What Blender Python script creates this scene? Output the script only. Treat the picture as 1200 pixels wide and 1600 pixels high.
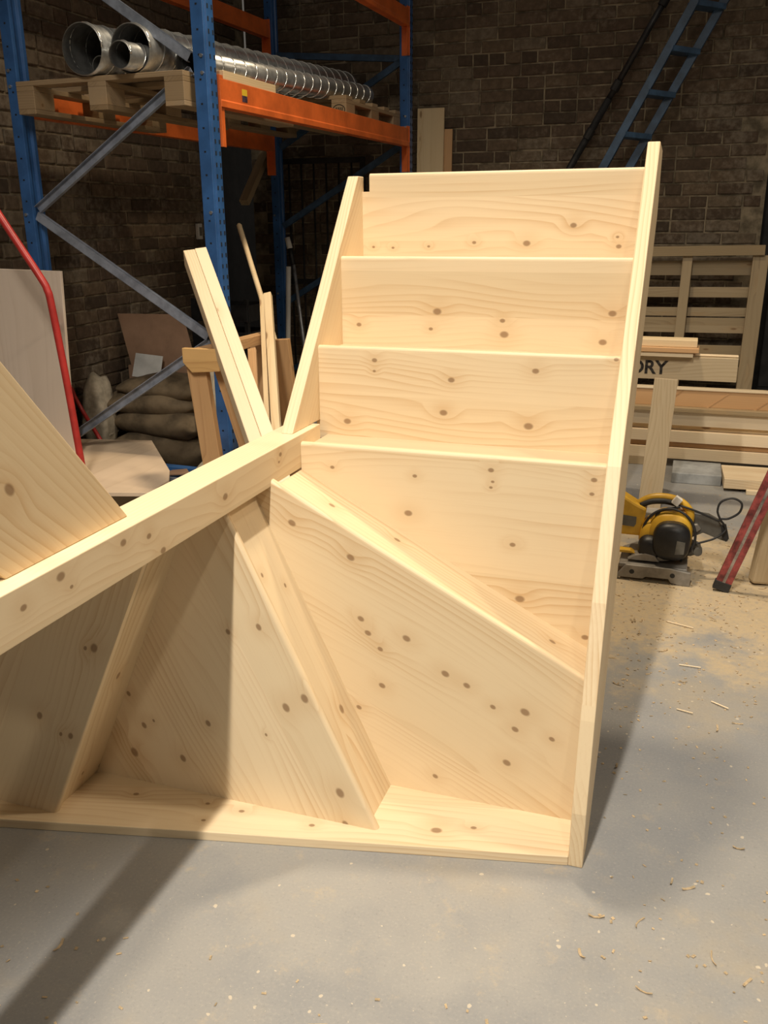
import bpy, bmesh, math, random
from mathutils import Vector, Matrix

for o in list(bpy.data.objects):
    bpy.data.objects.remove(o, do_unlink=True)
S = bpy.context.scene
COL = S.collection
rng = random.Random(7)

# ------------------------------------------------------------------ camera
CAM = Vector((0.9573, -2.0828, 1.4259))
YAW, PITCH, ROLL, FPX = 0.32801, 0.31549, -0.00759, 1401.73
_f = Vector((-math.sin(YAW)*math.cos(PITCH), math.cos(YAW)*math.cos(PITCH), -math.sin(PITCH)))
_r = Vector((math.cos(YAW), math.sin(YAW), 0)); _u = _r.cross(_f)
RT = math.cos(ROLL)*_r + math.sin(ROLL)*_u
UP = -math.sin(ROLL)*_r + math.cos(ROLL)*_u
cd = bpy.data.cameras.new('camera'); cam = bpy.data.objects.new('camera', cd); COL.objects.link(cam)
cd.sensor_width = 36; cd.lens = FPX*36/1600; cd.clip_start = 0.05; cd.clip_end = 100
cam.matrix_world = Matrix(((RT.x, UP.x, -_f.x, CAM.x), (RT.y, UP.y, -_f.y, CAM.y), (RT.z, UP.z, -_f.z, CAM.z), (0, 0, 0, 1)))
S.camera = cam
def project(p):
    v = Vector(p)-CAM; z = v.dot(_f)
    if z < .1: return None
    return (600+FPX*v.dot(RT)/z, 800-FPX*v.dot(UP)/z, z)

# ------------------------------------------------------------------ world, lamps, exposure
wd = bpy.data.worlds.new('world'); S.world = wd; wd.use_nodes = True
wd.node_tree.nodes['Background'].inputs[0].default_value = (1.0, 0.9, 0.78, 1)
wd.node_tree.nodes['Background'].inputs[1].default_value = 0.115
def lamp(name, loc, target, power, col, radius=.2, angle=110, blend=.6):
    l = bpy.data.lights.new(name, 'SPOT'); l.energy = power; l.color = col
    l.shadow_soft_size = radius; l.spot_size = math.radians(angle); l.spot_blend = blend
    o = bpy.data.objects.new(name, l); COL.objects.link(o); o.location = loc
    o.rotation_euler = (Vector(target)-Vector(loc)).to_track_quat('-Z', 'Y').to_euler()
    return o
def strip_lamp(name, loc, target, size, power, col, spread=120):
    l = bpy.data.lights.new(name, 'AREA'); l.shape = 'RECTANGLE'; l.size, l.size_y = size; l.energy = power; l.color = col; l.spread = math.radians(spread)
    o = bpy.data.objects.new(name, l); COL.objects.link(o); o.location = loc
    o.rotation_euler = (Vector(target)-Vector(loc)).to_track_quat('-Z', 'Y').to_euler()
    return o
# a strip light above the viewer running towards the back wall, and three high bays
strip_lamp('strip_lamp', (.385, -3.1, 5.0), (.33, -.6, .3), (.10, 1.5), 98, (1, .92, .80), 95)
lamp('high_bay_lamp', (.0, 1.75, 5.0), (.2, 1.3, 0), 600, (1, .82, .58), .18, 112, 1)
lamp('high_bay_lamp', (2.3, -4.3, 4.9), (1.2, .3, 0), 170, (1, .90, .74), .12, 84, .85)
lamp('high_bay_lamp', (4.4, .5, 5.0), (1.2, .6, .3), 400, (1, .84, .64), .2, 80, .9)
vs = S.view_settings
vs.view_transform = 'Standard'; vs.look = 'None'; vs.gamma = 1; vs.use_curve_mapping = False
vs.exposure = -0.08

# ------------------------------------------------------------------ node helpers
class NT:
    def __init__(s, name):
        s.m = bpy.data.materials.new(name); s.m.use_nodes = True
        s.t = s.m.node_tree; s.bsdf = s.t.nodes['Principled BSDF']
    def n(s, typ, **kw):
        nd = s.t.nodes.new(typ)
        for k, v in kw.items(): setattr(nd, k, v)
        return nd
    def put(s, sock, v):
        if isinstance(v, bpy.types.NodeSocket): s.t.links.new(v, sock)
        else: sock.default_value = v
    def math(s, op, a, b=0.0, c=None, clamp=False):
        nd = s.n('ShaderNodeMath', operation=op, use_clamp=clamp); s.put(nd.inputs[0], a); s.put(nd.inputs[1], b)
        if c is not None: s.put(nd.inputs[2], c)
        return nd.outputs[0]
    def vm(s, op, a, b=(0, 0, 0), out=0):
        nd = s.n('ShaderNodeVectorMath', operation=op); s.put(nd.inputs[0], a); s.put(nd.inputs[1], b)
        return nd.outputs[out]
    def comb(s, x, y, z):
        nd = s.n('ShaderNodeCombineXYZ'); s.put(nd.inputs[0], x); s.put(nd.inputs[1], y); s.put(nd.inputs[2], z); return nd.outputs[0]
    def rng(s, v, a, b, c=0., d=1., smooth=True):
        nd = s.n('ShaderNodeMapRange', interpolation_type='SMOOTHSTEP' if smooth else 'LINEAR')
        s.put(nd.inputs[0], v); nd.inputs[1].default_value = a; nd.inputs[2].default_value = b
        nd.inputs[3].default_value = c; nd.inputs[4].default_value = d; return nd.outputs[0]
    def noise(s, vec, scale, detail=3, rough=.5, out=0):
        nd = s.n('ShaderNodeTexNoise'); s.put(nd.inputs['Vector'], vec)
        nd.inputs['Scale'].default_value = scale; nd.inputs['Detail'].default_value = detail; nd.inputs['Roughness'].default_value = rough
        return nd.outputs[out]
    def mix(s, fac, a, b, mode='MIX'):
        nd = s.n('ShaderNodeMix', data_type='RGBA', blend_type=mode)
        s.put(nd.inputs[0], fac)
        for i, v in ((6, a), (7, b)):
            s.put(nd.inputs[i], v if isinstance(v, bpy.types.NodeSocket) else (*v[:3], 1))
        return nd.outputs[2]
    def obj(s): return s.n('ShaderNodeTexCoord').outputs['Object']
    def bump(s, h, strength=.3, dist=.002):
        nd = s.n('ShaderNodeBump'); nd.inputs['Strength'].default_value = strength; nd.inputs['Distance'].default_value = dist
        s.put(nd.inputs['Height'], h); s.t.links.new(nd.outputs[0], s.bsdf.inputs['Normal'])
    def done(s, color, rough=.5, metal=0., spec=.5):
        s.put(s.bsdf.inputs['Base Color'], color if isinstance(color, bpy.types.NodeSocket) else (*color[:3], 1))
        s.put(s.bsdf.inputs['Roughness'], rough); s.bsdf.inputs['Metallic'].default_value = metal
        s.bsdf.inputs['Specular IOR Level'].default_value = spec
        return s.m

def pine(name, a=(1, 0, 0), b=(0, 1, 0), knots=(), light=(.765, .61, .395), dark=(.55, .34, .155), seed=0., plank=.11, auto=0., vary=0., ringf=85., contrast=.55):
    """sawn pine; a = grain direction, b = across the grain, knots = (point, radius) in object space"""
    N = NT(name); P = N.obj()
    a = Vector(a).normalized(); b = Vector(b); b = (b-a*b.dot(a)).normalized(); c = a.cross(b)
    u = N.vm('DOT_PRODUCT', P, tuple(a), 1); v = N.vm('DOT_PRODUCT', P, tuple(b), 1); w = N.vm('DOT_PRODUCT', P, tuple(c), 1)
    if vary:
        r = N.n('ShaderNodeObjectInfo').outputs['Random']
        off = N.math('MULTIPLY', r, 37.)
    else:
        r = None; off = seed
    pl = N.math('FLOOR', N.math('ADD', N.math('MULTIPLY', v, 1./plank), seed*.37))
    wn = N.n('ShaderNodeTexWhiteNoise', noise_dimensions='2D')
    N.put(wn.inputs['Vector'], N.comb(pl, off, 0)); pr = wn.outputs['Value']
    uu = N.math('ADD', u, N.math('MULTIPLY', pr, 5.3)); uu = N.math('ADD', uu, off)
    core = swirl = None
    if knots:
        q = N.comb(N.math('MULTIPLY', u, .72), v, 0)
        for kp, kr in knots:
            kp = Vector(kp)
            dd = N.vm('DISTANCE', q, (kp.dot(a)*.72, kp.dot(b), 0), 1)
            k1 = N.rng(dd, kr*1.05, kr*.55); k2 = N.rng(dd, kr*5.5, 0)
            core = k1 if core is None else N.math('MAXIMUM', core, k1)
            swirl = k2 if swirl is None else N.math('ADD', swirl, k2)
    if auto:
        vo = N.n('ShaderNodeTexVoronoi'); N.put(vo.inputs['Vector'], N.comb(N.math('MULTIPLY', uu, 3.2), N.math('MULTIPLY', v, 9.), N.math('MULTIPLY', w, 9.)))
        vo.inputs['Scale'].default_value = 1.
        k1 = N.rng(vo.outputs['Distance'], auto*1.2, auto*.6); k2 = N.rng(vo.outputs['Distance'], auto*5, 0)
        core = k1 if core is None else N.math('MAXIMUM', core, k1)
        swirl = k2 if swirl is None else N.math('ADD', swirl, k2)
    warp = N.noise(N.comb(N.math('MULTIPLY', uu, .8), N.math('MULTIPLY', v, 4.5), N.math('MULTIPLY', w, 5.)), 1.0, 2, .4)
    s_ = N.math('ADD', N.math('ADD', N.math('MULTIPLY', v, .55), w), N.math('MULTIPLY', warp, .15))
    if swirl is not None: s_ = N.math('ADD', s_, N.math('MULTIPLY', swirl, .012))
    rings = N.math('FRACT', N.math('MULTIPLY', s_, ringf))
    rings = N.math('MULTIPLY', N.math('POWER', rings, 2.6), N.rng(rings, 1., .93))
    big = N.noise(N.comb(N.math('MULTIPLY', uu, .9), N.math('MULTIPLY', v, 9.), N.math('MULTIPLY', w, 3.)), 1.0, 2)
    streak = N.noise(N.comb(N.math('MULTIPLY', uu, 5.), N.math('MULTIPLY', v, 230.), N.math('MULTIPLY', w, 230.)), 1.0, 2)
    g = N.math('MULTIPLY', rings, N.rng(big, .38, .66, .12, 1.0))
    g = N.math('MULTIPLY_ADD', g, contrast*1.1, N.math('MULTIPLY', N.math('SUBTRACT', streak, .5), contrast*.5))
    g = N.math('ADD', g, N.math('MULTIPLY', N.math('SUBTRACT', big, .45), contrast*.55), clamp=True)
    col = N.mix(g, light, dark)
    tone = N.math('MULTIPLY_ADD', pr, .14, .91)
    if vary: tone = N.math('MULTIPLY', tone, N.math('MULTIPLY_ADD', r, vary, 1.-vary*.6))
    col = N.mix(1., col, N.comb(tone, N.math('POWER', tone, 1.15), N.math('POWER', tone, 1.5)), 'MULTIPLY')
    if core is not None:
        halo = N.math('MULTIPLY', N.math('MINIMUM', swirl, 1.), .22)
        col = N.mix(halo, col, (.52, .30, .12))
        col = N.mix(N.math('MULTIPLY', core, .75), col, (.22, .12, .055))
    N.bump(g, .12, .001)
    return N.done(col, .5, 0, .35)

def plain(name, col, rough=.5, metal=0., var=.12, scale=14., spec=.5, bump=0.):
    N = NT(name); P = N.obj()
    n = N.noise(P, scale, 4, .6)
    lo = [max(0, c*(1-var*2)) for c in col]; hi = [c*(1+var) for c in col]
    c = N.mix(N.rng(n, .3, .7), lo, hi)
    if bump: N.bump(n, bump, .004)
    return N.done(c, rough, metal, spec)

def concrete():
    N = NT('painted_concrete'); P = N.obj()
    n1 = N.noise(P, .9, 4, .6); n2 = N.noise(P, 3.1, 5, .62); n3 = N.noise(P, 45, 4, .7); n4 = N.noise(N.vm('ADD', P, (7.3, 2.1, 0)), 1.7, 5, .65)
    col = N.mix(N.rng(n1, .35, .65), (.235, .235, .235), (.30, .292, .275))
    col = N.mix(N.math('MULTIPLY', N.rng(n2, .45, .7), .5), col, (.205, .212, .222))
    col = N.mix(N.math('MULTIPLY', N.rng(n4, .52, .72), .55), col, (.37, .31, .22))
    col = N.mix(N.math('MULTIPLY', N.rng(n3, .62, .8), .5), col, (.45, .43, .38))
    col = N.mix(N.math('MULTIPLY', N.rng(n3, .36, .22), .5), col, (.12, .115, .11))
    # sawdust lying round the saw, shaped by noise
    d = N.vm('DISTANCE', N.vm('MULTIPLY', P, (.8, 1., 0)), (1.0*.8, 1.55, 0), 1)
    dn = N.math('ADD', d, N.math('MULTIPLY', N.math('SUBTRACT', N.noise(P, 3.2, 7, .74), .5), 2.6))
    dust = N.math('MULTIPLY', N.rng(dn, .95, .35), N.rng(n3, .25, .55, .45, 1.))
    col = N.mix(N.math('MULTIPLY', dust, .75), col, (.55, .42, .24))
    n5 = N.noise(P, 150, 3, .6); n6 = N.noise(P, 11, 6, .75)
    col = N.mix(N.math('MULTIPLY', N.rng(n5, .5, .75), .35), col, (.40, .37, .32))
    col = N.mix(N.math('MULTIPLY', N.rng(n5, .42, .25), .4), col, (.15, .145, .14))
    col = N.mix(N.math('MULTIPLY', N.math('MULTIPLY', N.rng(n6, .55, .72), N.rng(n1, .4, .6)), .5), col, (.46, .37, .25))
    for sc, th, amt in ((38., .75, .7), (90., .8, .6)):
        sp = N.n('ShaderNodeTexVoronoi'); N.put(sp.inputs['Vector'], N.vm('ADD', P, N.vm('MULTIPLY', N.noise(P, 60, 2, .5, 1), (.012, .012, 0)))); sp.inputs['Scale'].default_value = sc
        wn = N.n('ShaderNodeTexWhiteNoise', noise_dimensions='3D'); N.put(wn.inputs['Vector'], sp.outputs['Position'])
        fl = N.math('MULTIPLY', N.math('LESS_THAN', sp.outputs['Distance'], N.math('MULTIPLY', N.math('SUBTRACT', wn.outputs['Value'], th), .8)), amt)
        col = N.mix(fl, col, (.58, .50, .38))
    N.bump(n3, .15, .002)
    return N.done(col, N.rng(n2, .3, .7, .38, .62), 0, .45)

def brickmat(name, island):
    N = NT(name)
    r = N.n('ShaderNodeNewGeometry').outputs['Random Per Island'] if island else N.n('ShaderNodeObjectInfo').outputs['Random']
    P = N.n('ShaderNodeNewGeometry').outputs['Position']
    cr = N.n('ShaderNodeValToRGB'); N.put(cr.inputs[0], r)
    el = cr.color_ramp.elements
    el[0].position = 0; el[0].color = (.085, .062, .044, 1); el[1].position = 1; el[1].color = (.21, .165, .115, 1)
    for p, c in ((.3, (.12, .082, .055, 1)), (.55, (.155, .11, .075, 1)), (.8, (.175, .125, .08, 1))):
        e = el.new(p); e.color = c
    n = N.noise(P, 22, 5, .65); n2 = N.noise(P, 1.4, 4, .6)
    col = N.mix(N.rng(n, .35, .7), N.mix(.45, cr.outputs[0], (.04, .03, .02)), cr.outputs[0])
    zz = N.n('ShaderNodeSeparateXYZ'); N.put(zz.inputs[0], P)
    wash = N.math('MULTIPLY', N.rng(N.math('ADD', n2, N.math('MULTIPLY', N.math('SUBTRACT', n, .5), .45)), .52, .70), .42)
    col = N.mix(wash, col, (.30, .26, .20))
    N.bump(n, .5, .006)
    return N.done(col, .9, 0, .2)

M = {}
M['timber'] = pine('sawn_timber', (1, 0, 0), (0, 1, 0), light=(.74, .58, .36), dark=(.52, .34, .16), auto=.09, vary=.25)
M['pale_timber'] = pine('pale_timber', (1, 0, 0), (0, 1, 0), light=(.80, .66, .46), dark=(.58, .38, .2), auto=.07, vary=.15)
M['old_timber'] = pine('weathered_timber', (1, 0, 0), (0, 1, 0), light=(.42, .32, .19), dark=(.22, .15, .08), auto=.08, vary=.4)
M['brown_timber'] = pine('reddish_timber', (1, 0, 0), (0, 1, 0), light=(.55, .33, .16), dark=(.34, .18, .08), auto=.07, vary=.2)
M['ply'] = pine('plywood_face', (1, 0, 0), (0, 1, 0), light=(.66, .56, .47), dark=(.50, .40, .31), plank=.6, vary=.05, ringf=40, contrast=.35)
M['concrete'] = concrete()
M['brick'] = brickmat('old_brick', False); M['brick_far'] = brickmat('old_brick_joined', True)
M['mortar'] = plain('lime_mortar', (.27, .22, .15), .95, 0, .3, 9., .1, .4)
M['blue'] = plain('blue_rack_paint', (.035, .115, .31), .32, 0, .12, 8.)
M['navy'] = plain('dark_blue_paint', (.04, .085, .155), .45, 0, .2, 10.)
M['orange'] = plain('orange_beam_paint', (.72, .15, .03), .42, 0, .12, 6.)
M['galv'] = plain('galvanised_steel', (.42, .44, .47), .38, .75, .18, 18.)
M['seam'] = plain('bright_seam_steel', (.75, .74, .70), .22, .85, .08, 25.)
M['brace'] = plain('blue_grey_brace_paint', (.30, .34, .42), .38, .3, .15, 14.)
M['trestle_timber'] = pine('dull_trestle_timber', (1, 0, 0), (0, 1, 0), light=(.50, .40, .26), dark=(.33, .24, .13), auto=.06, vary=.1)
M['rack_timber'] = pine('dark_pallet_timber', (1, 0, 0), (0, 1, 0), light=(.34, .245, .145), dark=(.19, .125, .07), auto=.08, vary=.4)
M['pole_steel'] = plain('dark_pole_steel', (.04, .038, .038), .4, .4, .25, 12.)
M['duct'] = plain('spiral_duct_steel', (.46, .46, .44), .33, .85, .15, 25.)
M['duct_in'] = plain('duct_inside', (.16, .16, .155), .6, .5, .2, 12.)
M['black'] = plain('black_plastic', (.012, .012, .013), .45, 0, .3, 20.)
M['rubber'] = plain('black_rubber', (.02, .02, .02), .6, 0, .2, 20.)
M['dark'] = plain('blackened_steel', (.022, .02, .018), .6, .2, .3, 9.)
M['yellow'] = plain('yellow_tool_casing', (.62, .36, .03), .42, 0, .12, 9.)
M['grey'] = plain('cast_aluminium', (.27, .25, .22), .45, .35, .15, 16.)
M['guard'] = plain('grey_guard_steel', (.13, .125, .11), .4, .3, .15, 16.)
M['red'] = plain('red_paint', (.46, .035, .03), .38, 0, .12, 9.)
M['red_old'] = plain('worn_red_paint', (.27, .05, .045), .5, 0, .35, 22.)
M['greystrip'] = plain('scuffed_aluminium', (.33, .28, .24), .45, .4, .3, 20.)
M['white'] = plain('white_plastic', (.72, .70, .65), .5, 0, .06, 9.)
M['paper'] = plain('white_paper', (.62, .62, .60), .8, 0, .06, 9.)
M['card'] = plain('brown_cardboard', (.30, .185, .12), .85, 0, .1, 5., .2)
M['sack'] = plain('brown_paper_sack', (.155, .115, .07), .8, 0, .3, 6., .3, .5)
M['sack_pale'] = plain('pale_woven_sack', (.48, .42, .32), .8, 0, .25, 7., .3, .5)
M['slab'] = plain('grey_slab', (.33, .34, .34), .8, 0, .15, 10.)
M['hole'] = plain('punched_slot_shadow', (.008, .010, .014), .9, 0, .1, 9.)
M['label_yellow'] = plain('yellow_sticker', (.75, .5, .03), .6, 0, .05, 9.)
M['label_blue'] = plain('dark_sticker', (.06, .035, .06), .6, 0, .3, 60.)
M['ink'] = plain('black_stencil_ink', (.045, .04, .035), .9, 0, .4, 60., .1)
M['shaving'] = plain('wood_shavings', (.72, .58, .38), .8, 0, .15, 30.)
M['clay'] = plain('clear_dust', (.5, .4, .25), .9, 0, .2, 30.)

# ------------------------------------------------------------------ mesh helpers
def quadbox(bm, P):
    v = [bm.verts.new(p) for p in P]
    for f in ((0, 3, 2, 1), (4, 5, 6, 7), (0, 1, 5, 4), (1, 2, 6, 5), (2, 3, 7, 6), (3, 0, 4, 7)):
        bm.faces.new([v[i] for i in f])
def box(bm, x0, x1, y0, y1, z0, z1):
    quadbox(bm, [(x0, y0, z0), (x1, y0, z0), (x1, y1, z0), (x0, y1, z0), (x0, y0, z1), (x1, y0, z1), (x1, y1, z1), (x0, y1, z1)])
def frame(p0, p1, up=(0, 0, 1)):
    d = (Vector(p1)-Vector(p0)).normalized(); up = Vector(up)
    s = d.cross(up)
    if s.length < 1e-5: s = d.cross(Vector((0, 1, 0)))
    s.normalize(); t = s.cross(d)
    return d, s, t
def bar(bm, p0, p1, w, t, up=(0, 0, 1)):
    d, s, q = frame(p0, p1, up); p0 = Vector(p0); p1 = Vector(p1)
    a = s*w*.5; b = q*t*.5
    quadbox(bm, [p0-a-b, p0+a-b, p1+a-b, p1-a-b, p0-a+b, p0+a+b, p1+a+b, p1-a+b])
def tube(bm, pts, r, n=10, closed=False, caps=True):
    pts = [Vector(p) for p in pts]; rings = []
    prev = None
    for i, p in enumerate(pts):
        if closed: d = pts[(i+1) % len(pts)]-pts[i-1]
        else: d = pts[min(i+1, len(pts)-1)]-pts[max(i-1, 0)]
        d.normalize()
        if prev is None:
            prev = d.cross(Vector((0, 0, 1)))
            if prev.length < .05: prev = d.cross(Vector((0, 1, 0)))
        s = prev-d*prev.dot(d); s.normalize(); prev = s; t = d.cross(s)
        rr = r[i] if isinstance(r, (list, tuple)) else r
        rings.append([bm.verts.new(p+(s*math.cos(k*2*math.pi/n)+t*math.sin(k*2*math.pi/n))*rr) for k in range(n)])
    m = len(rings)
    for i in range(m if closed else m-1):
        A, B = rings[i], rings[(i+1) % m]
        for k in range(n): bm.faces.new([A[k], A[(k+1) % n], B[(k+1) % n], B[k]])
    if caps and not closed:
        bm.faces.new(rings[0][::-1]); bm.faces.new(rings[-1])
def prism(bm, poly, fn, w0, w1):
    A = [bm.verts.new(fn(p[0], p[1], w0)) for p in poly]; B = [bm.verts.new(fn(p[0], p[1], w1)) for p in poly]
    n = len(poly); fs = [bm.faces.new(A), bm.faces.new(B[::-1])]
    for i in range(n): fs.append(bm.faces.new([A[i], B[i], B[(i+1) % n], A[(i+1) % n]]))
    return A, B
def smooth_closed(pts, steps=6):
    out = []; n = len(pts); pts = [Vector(p) for p in pts]
    for i in range(n):
        p0, p1, p2, p3 = pts[i-1], pts[i], pts[(i+1) % n], pts[(i+2) % n]
        for k in range(steps):
            t = k/steps
            out.append(.5*((2*p1)+(-p0+p2)*t+(2*p0-5*p1+4*p2-p3)*t*t+(-p0+3*p1-3*p2+p3)*t**3))
    return out
def spline(pts, steps=6):
    pts = [Vector(p) for p in pts]; out = []
    for i in range(len(pts)-1):
        p0 = pts[max(i-1, 0)]; p1 = pts[i]; p2 = pts[i+1]; p3 = pts[min(i+2, len(pts)-1)]
        for k in range(steps):
            t = k/steps
            out.append(.5*((2*p1)+(-p0+p2)*t+(2*p0-5*p1+4*p2-p3)*t*t+(-p0+3*p1-3*p2+p3)*t**3))
    return out+[pts[-1]]
def mk(name, bm, mat, parent=None, bevel=0., smooth=False, segs=2):
    bmesh.ops.recalc_face_normals(bm, faces=bm.faces)
    me = bpy.data.meshes.new(name); bm.to_mesh(me); bm.free()
    me.materials.append(M[mat] if isinstance(mat, str) else mat)
    o = bpy.data.objects.new(name, me); COL.objects.link(o)
    if parent is not None: o.parent = parent
    if bevel:
        b = o.modifiers.new('bevel', 'BEVEL'); b.width = bevel; b.segments = segs; b.limit_method = 'ANGLE'; b.angle_limit = math.radians(40)
    if smooth:
        for p in me.polygons: p.use_smooth = True
    return o
def tag(o, label=None, cat=None, group=None, kind=None):
    if label: o['label'] = label
    if cat: o['category'] = cat
    if group: o['group'] = group
    if kind: o['kind'] = kind
    return o
def empty(name, loc=(0, 0, 0), rz=0., label=None, cat=None, group=None):
    o = bpy.data.objects.new(name, None); COL.objects.link(o); o.location = loc; o.rotation_euler = (0, 0, rz)
    o.empty_display_size = .1
    return tag(o, label, cat, group)
def plank(name, p0, p1, w, t, mat, parent=None, up=(0, 0, 1), bevel=.002):
    """board from p0 to p1 (parent space); grain along its own x; w = across (sideways), t = thickness (along up)"""
    p0 = Vector(p0); p1 = Vector(p1); d, s, q = frame(p0, p1, up); L = (p1-p0).length
    bm = bmesh.new(); box(bm, 0, L, -w/2, w/2, -t/2, t/2)
    o = mk(name, bm, mat, parent, bevel)
    s = -s
    o.matrix_local = Matrix(((d.x, s.x, q.x, p0.x), (d.y, s.y, q.y, p0.y), (d.z, s.z, q.z, p0.z), (0, 0, 0, 1)))
    return o

# ------------------------------------------------------------------ the setting
bm = bmesh.new(); box(bm, -8, 8, -9, 9, -.1, 0)
floor = tag(mk('floor', bm, 'concrete'), kind='structure')

OCC = [(440, 668), (560, 275), (1036, 225), (905, 1360), (0, 1300), (0, 590), (195, 800)]
def inside(x, y, poly):
    c = False; j = len(poly)-1
    for i in range(len(poly)):
        xi, yi = poly[i]; xj, yj = poly[j]
        if (yi > y) != (yj > y) and x < (xj-xi)*(y-yi)/(yj-yi)+xi: c = not c
        j = i
    return c
BL, BH, JT = .235, .0825, .012
def brick_mesh(L, seed):
    r = random.Random(seed); bm = bmesh.new()
    h = BH-JT; l = L-JT; e = .004; D = .03
    # local: x along the wall, y outwards, z up; chipped soft front arrises
    def j(s=.0025): return r.uniform(-s, s)
    base = [(-l/2, -D, -h/2), (l/2, -D, -h/2), (l/2, -D, h/2), (-l/2, -D, h/2)]
    mid = [(-l/2+j(), 0-e, -h/2+j()), (l/2+j(), 0-e, -h/2+j()), (l/2+j(), 0-e, h/2+j()), (-l/2+j(), 0-e, h/2+j())]
    fr = [(x*(1-2*e/l), j(.0015), z*(1-2.4*e/h)) for x, _, z in mid]
    R_ = [[bm.verts.new(p) for p in ring] for ring in (base, mid, fr)]
    for A, B in ((R_[0], R_[1]), (R_[1], R_[2])):
        for k in range(4): bm.faces.new([A[k], A[(k+1) % 4], B[(k+1) % 4], B[k]])
    bm.faces.new(R_[2])
    bmesh.ops.recalc_face_normals(bm, faces=bm.faces)
    me = bpy.data.meshes.new('brick'); bm.to_mesh(me); bm.free(); me.materials.append(M['brick']); return me
STR = [brick_mesh(BL, i) for i in range(6)]; HDR = [brick_mesh(BL/2, 40+i) for i in range(4)]
def brick_wall(name, O, D, Nn, length, height, holes=()):
    """O = start at floor, D = along, Nn = outward normal (bricks face), holes = (s0, s1, z0, z1)"""
    O = Vector(O); D = Vector(D); Nn = Vector(Nn)
    bm = bmesh.new()
    cuts = sorted(set([0, length]+[c for h in holes for c in h[:2]]))
    for s0, s1 in zip(cuts, cuts[1:]):
        hh = [h for h in holes if h[0] <= s0+1e-6 and h[1] >= s1-1e-6]
        z0 = hh[0][3] if hh else 0
        A = O+D*s0; B = O+D*s1; b = -Nn*.3
        c = -Nn*.010
        quadbox(bm, [A+b+Vector((0, 0, z0)), B+b+Vector((0, 0, z0)), B+c+Vector((0, 0, z0)), A+c+Vector((0, 0, z0)),
                     A+b+Vector((0, 0, height)), B+b+Vector((0, 0, height)), B+c+Vector((0, 0, height)), A+c+Vector((0, 0, height))])
    wall = tag(mk(name, bm, 'mortar'), kind='structure')
    rot = Matrix(((D.x, Nn.x, 0), (D.y, Nn.y, 0), (D.z, Nn.z, 1))).to_quaternion()
    if Matrix(((D.x, Nn.x, 0), (D.y, Nn.y, 0), (0, 0, 1))).determinant() < 0:
        rot = Matrix(((-D.x, Nn.x, 0), (-D.y, Nn.y, 0), (0, 0, 1))).to_quaternion()
    spots = []
    for row in range(int(height/BH)):
        z = row*BH+BH/2; s = -rng.choice((0, BL/4, BL/2, BL*.75)); hc = row % 4 == 2
        while s < length:
            L = BL/2 if (rng.random() < (.55 if hc else .16)) else BL
            c = s+L/2
            if 0.0 <= s and s+L <= length and not any(h[0]-.01 < s+L and s < h[1]+.01 and z < h[3] for h in holes):
                p = O+D*c+Vector((0, 0, z)); q = project(p); area = 0
                if q and -15 < q[0] < 1215 and -12 < q[1] < 640 and not inside(q[0], q[1], OCC): area = 1./q[2]**2
                spots.append((area, rng.random(), p, L))
            s += L
    spots.sort(key=lambda t: (-t[0], t[1]))
    vis = [t for t in spots if t[0] > 0]
    if len(vis) > 300:
        keep = vis[:300]
    else: keep = vis
    rest = [t for t in spots if t not in keep]
    for a, k, p, L in keep:
        me = rng.choice(STR if L == BL else HDR)
        o = bpy.data.objects.new('brick', me); COL.objects.link(o); o.parent = wall
        o.location = p+Nn*rng.uniform(-.003, .003); o.rotation_euler = rot.to_euler()
    bm = bmesh.new()
    for a, k, p, L in rest:
        me = rng.choice(STR if L == BL else HDR)
        vs_ = [bm.verts.new(p+rot @ v.co) for v in me.vertices]
        for f in me.polygons: bm.faces.new([vs_[i] for i in f.vertices])
    if rest: tag(mk('distant_bricks', bm, 'brick_far', wall), kind='stuff')
    return wall
WX, WY = -2.55, 4.95
brick_wall('wall_left', (WX, -1.2, 0), (0, 1, 0), (1, 0, 0), WY+1.2, 3.5, holes=[(5.60, 6.15, 0, 2.05)])
brick_wall('wall_back', (WX, WY, 0), (1, 0, 0), (0, -1, 0), 6.2, 3.5, holes=[(3.90, 4.95, 0, 2.1)])
# dark doorways
bm = bmesh.new(); box(bm, WX-.40, WX-.305, 4.30, 5.9, 0, 2.3)
d1 = tag(mk('door_1', bm, 'dark', None, .004), kind='structure')
bm = bmesh.new(); box(bm, WX-.305, WX-.29, 4.47, 4.85, .2, .95); box(bm, WX-.305, WX-.29, 4.47, 4.85, 1.1, 1.9); mk('door_panel', bm, 'dark', d1)
bm = bmesh.new(); box(bm, WX+3.6, WX+5.3, WY+.305, WY+.36, 0, 2.3)
d2 = tag(mk('door_2', bm, 'dark', None, .004), kind='structure')
bm = bmesh.new(); box(bm, WX+4.02, WX+4.83, WY+.29, WY+.305, .2, .95); box(bm, WX+4.02, WX+4.83, WY+.29, WY+.305, 1.1, 1.95); mk('door_panel', bm, 'dark', d2)

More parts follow.
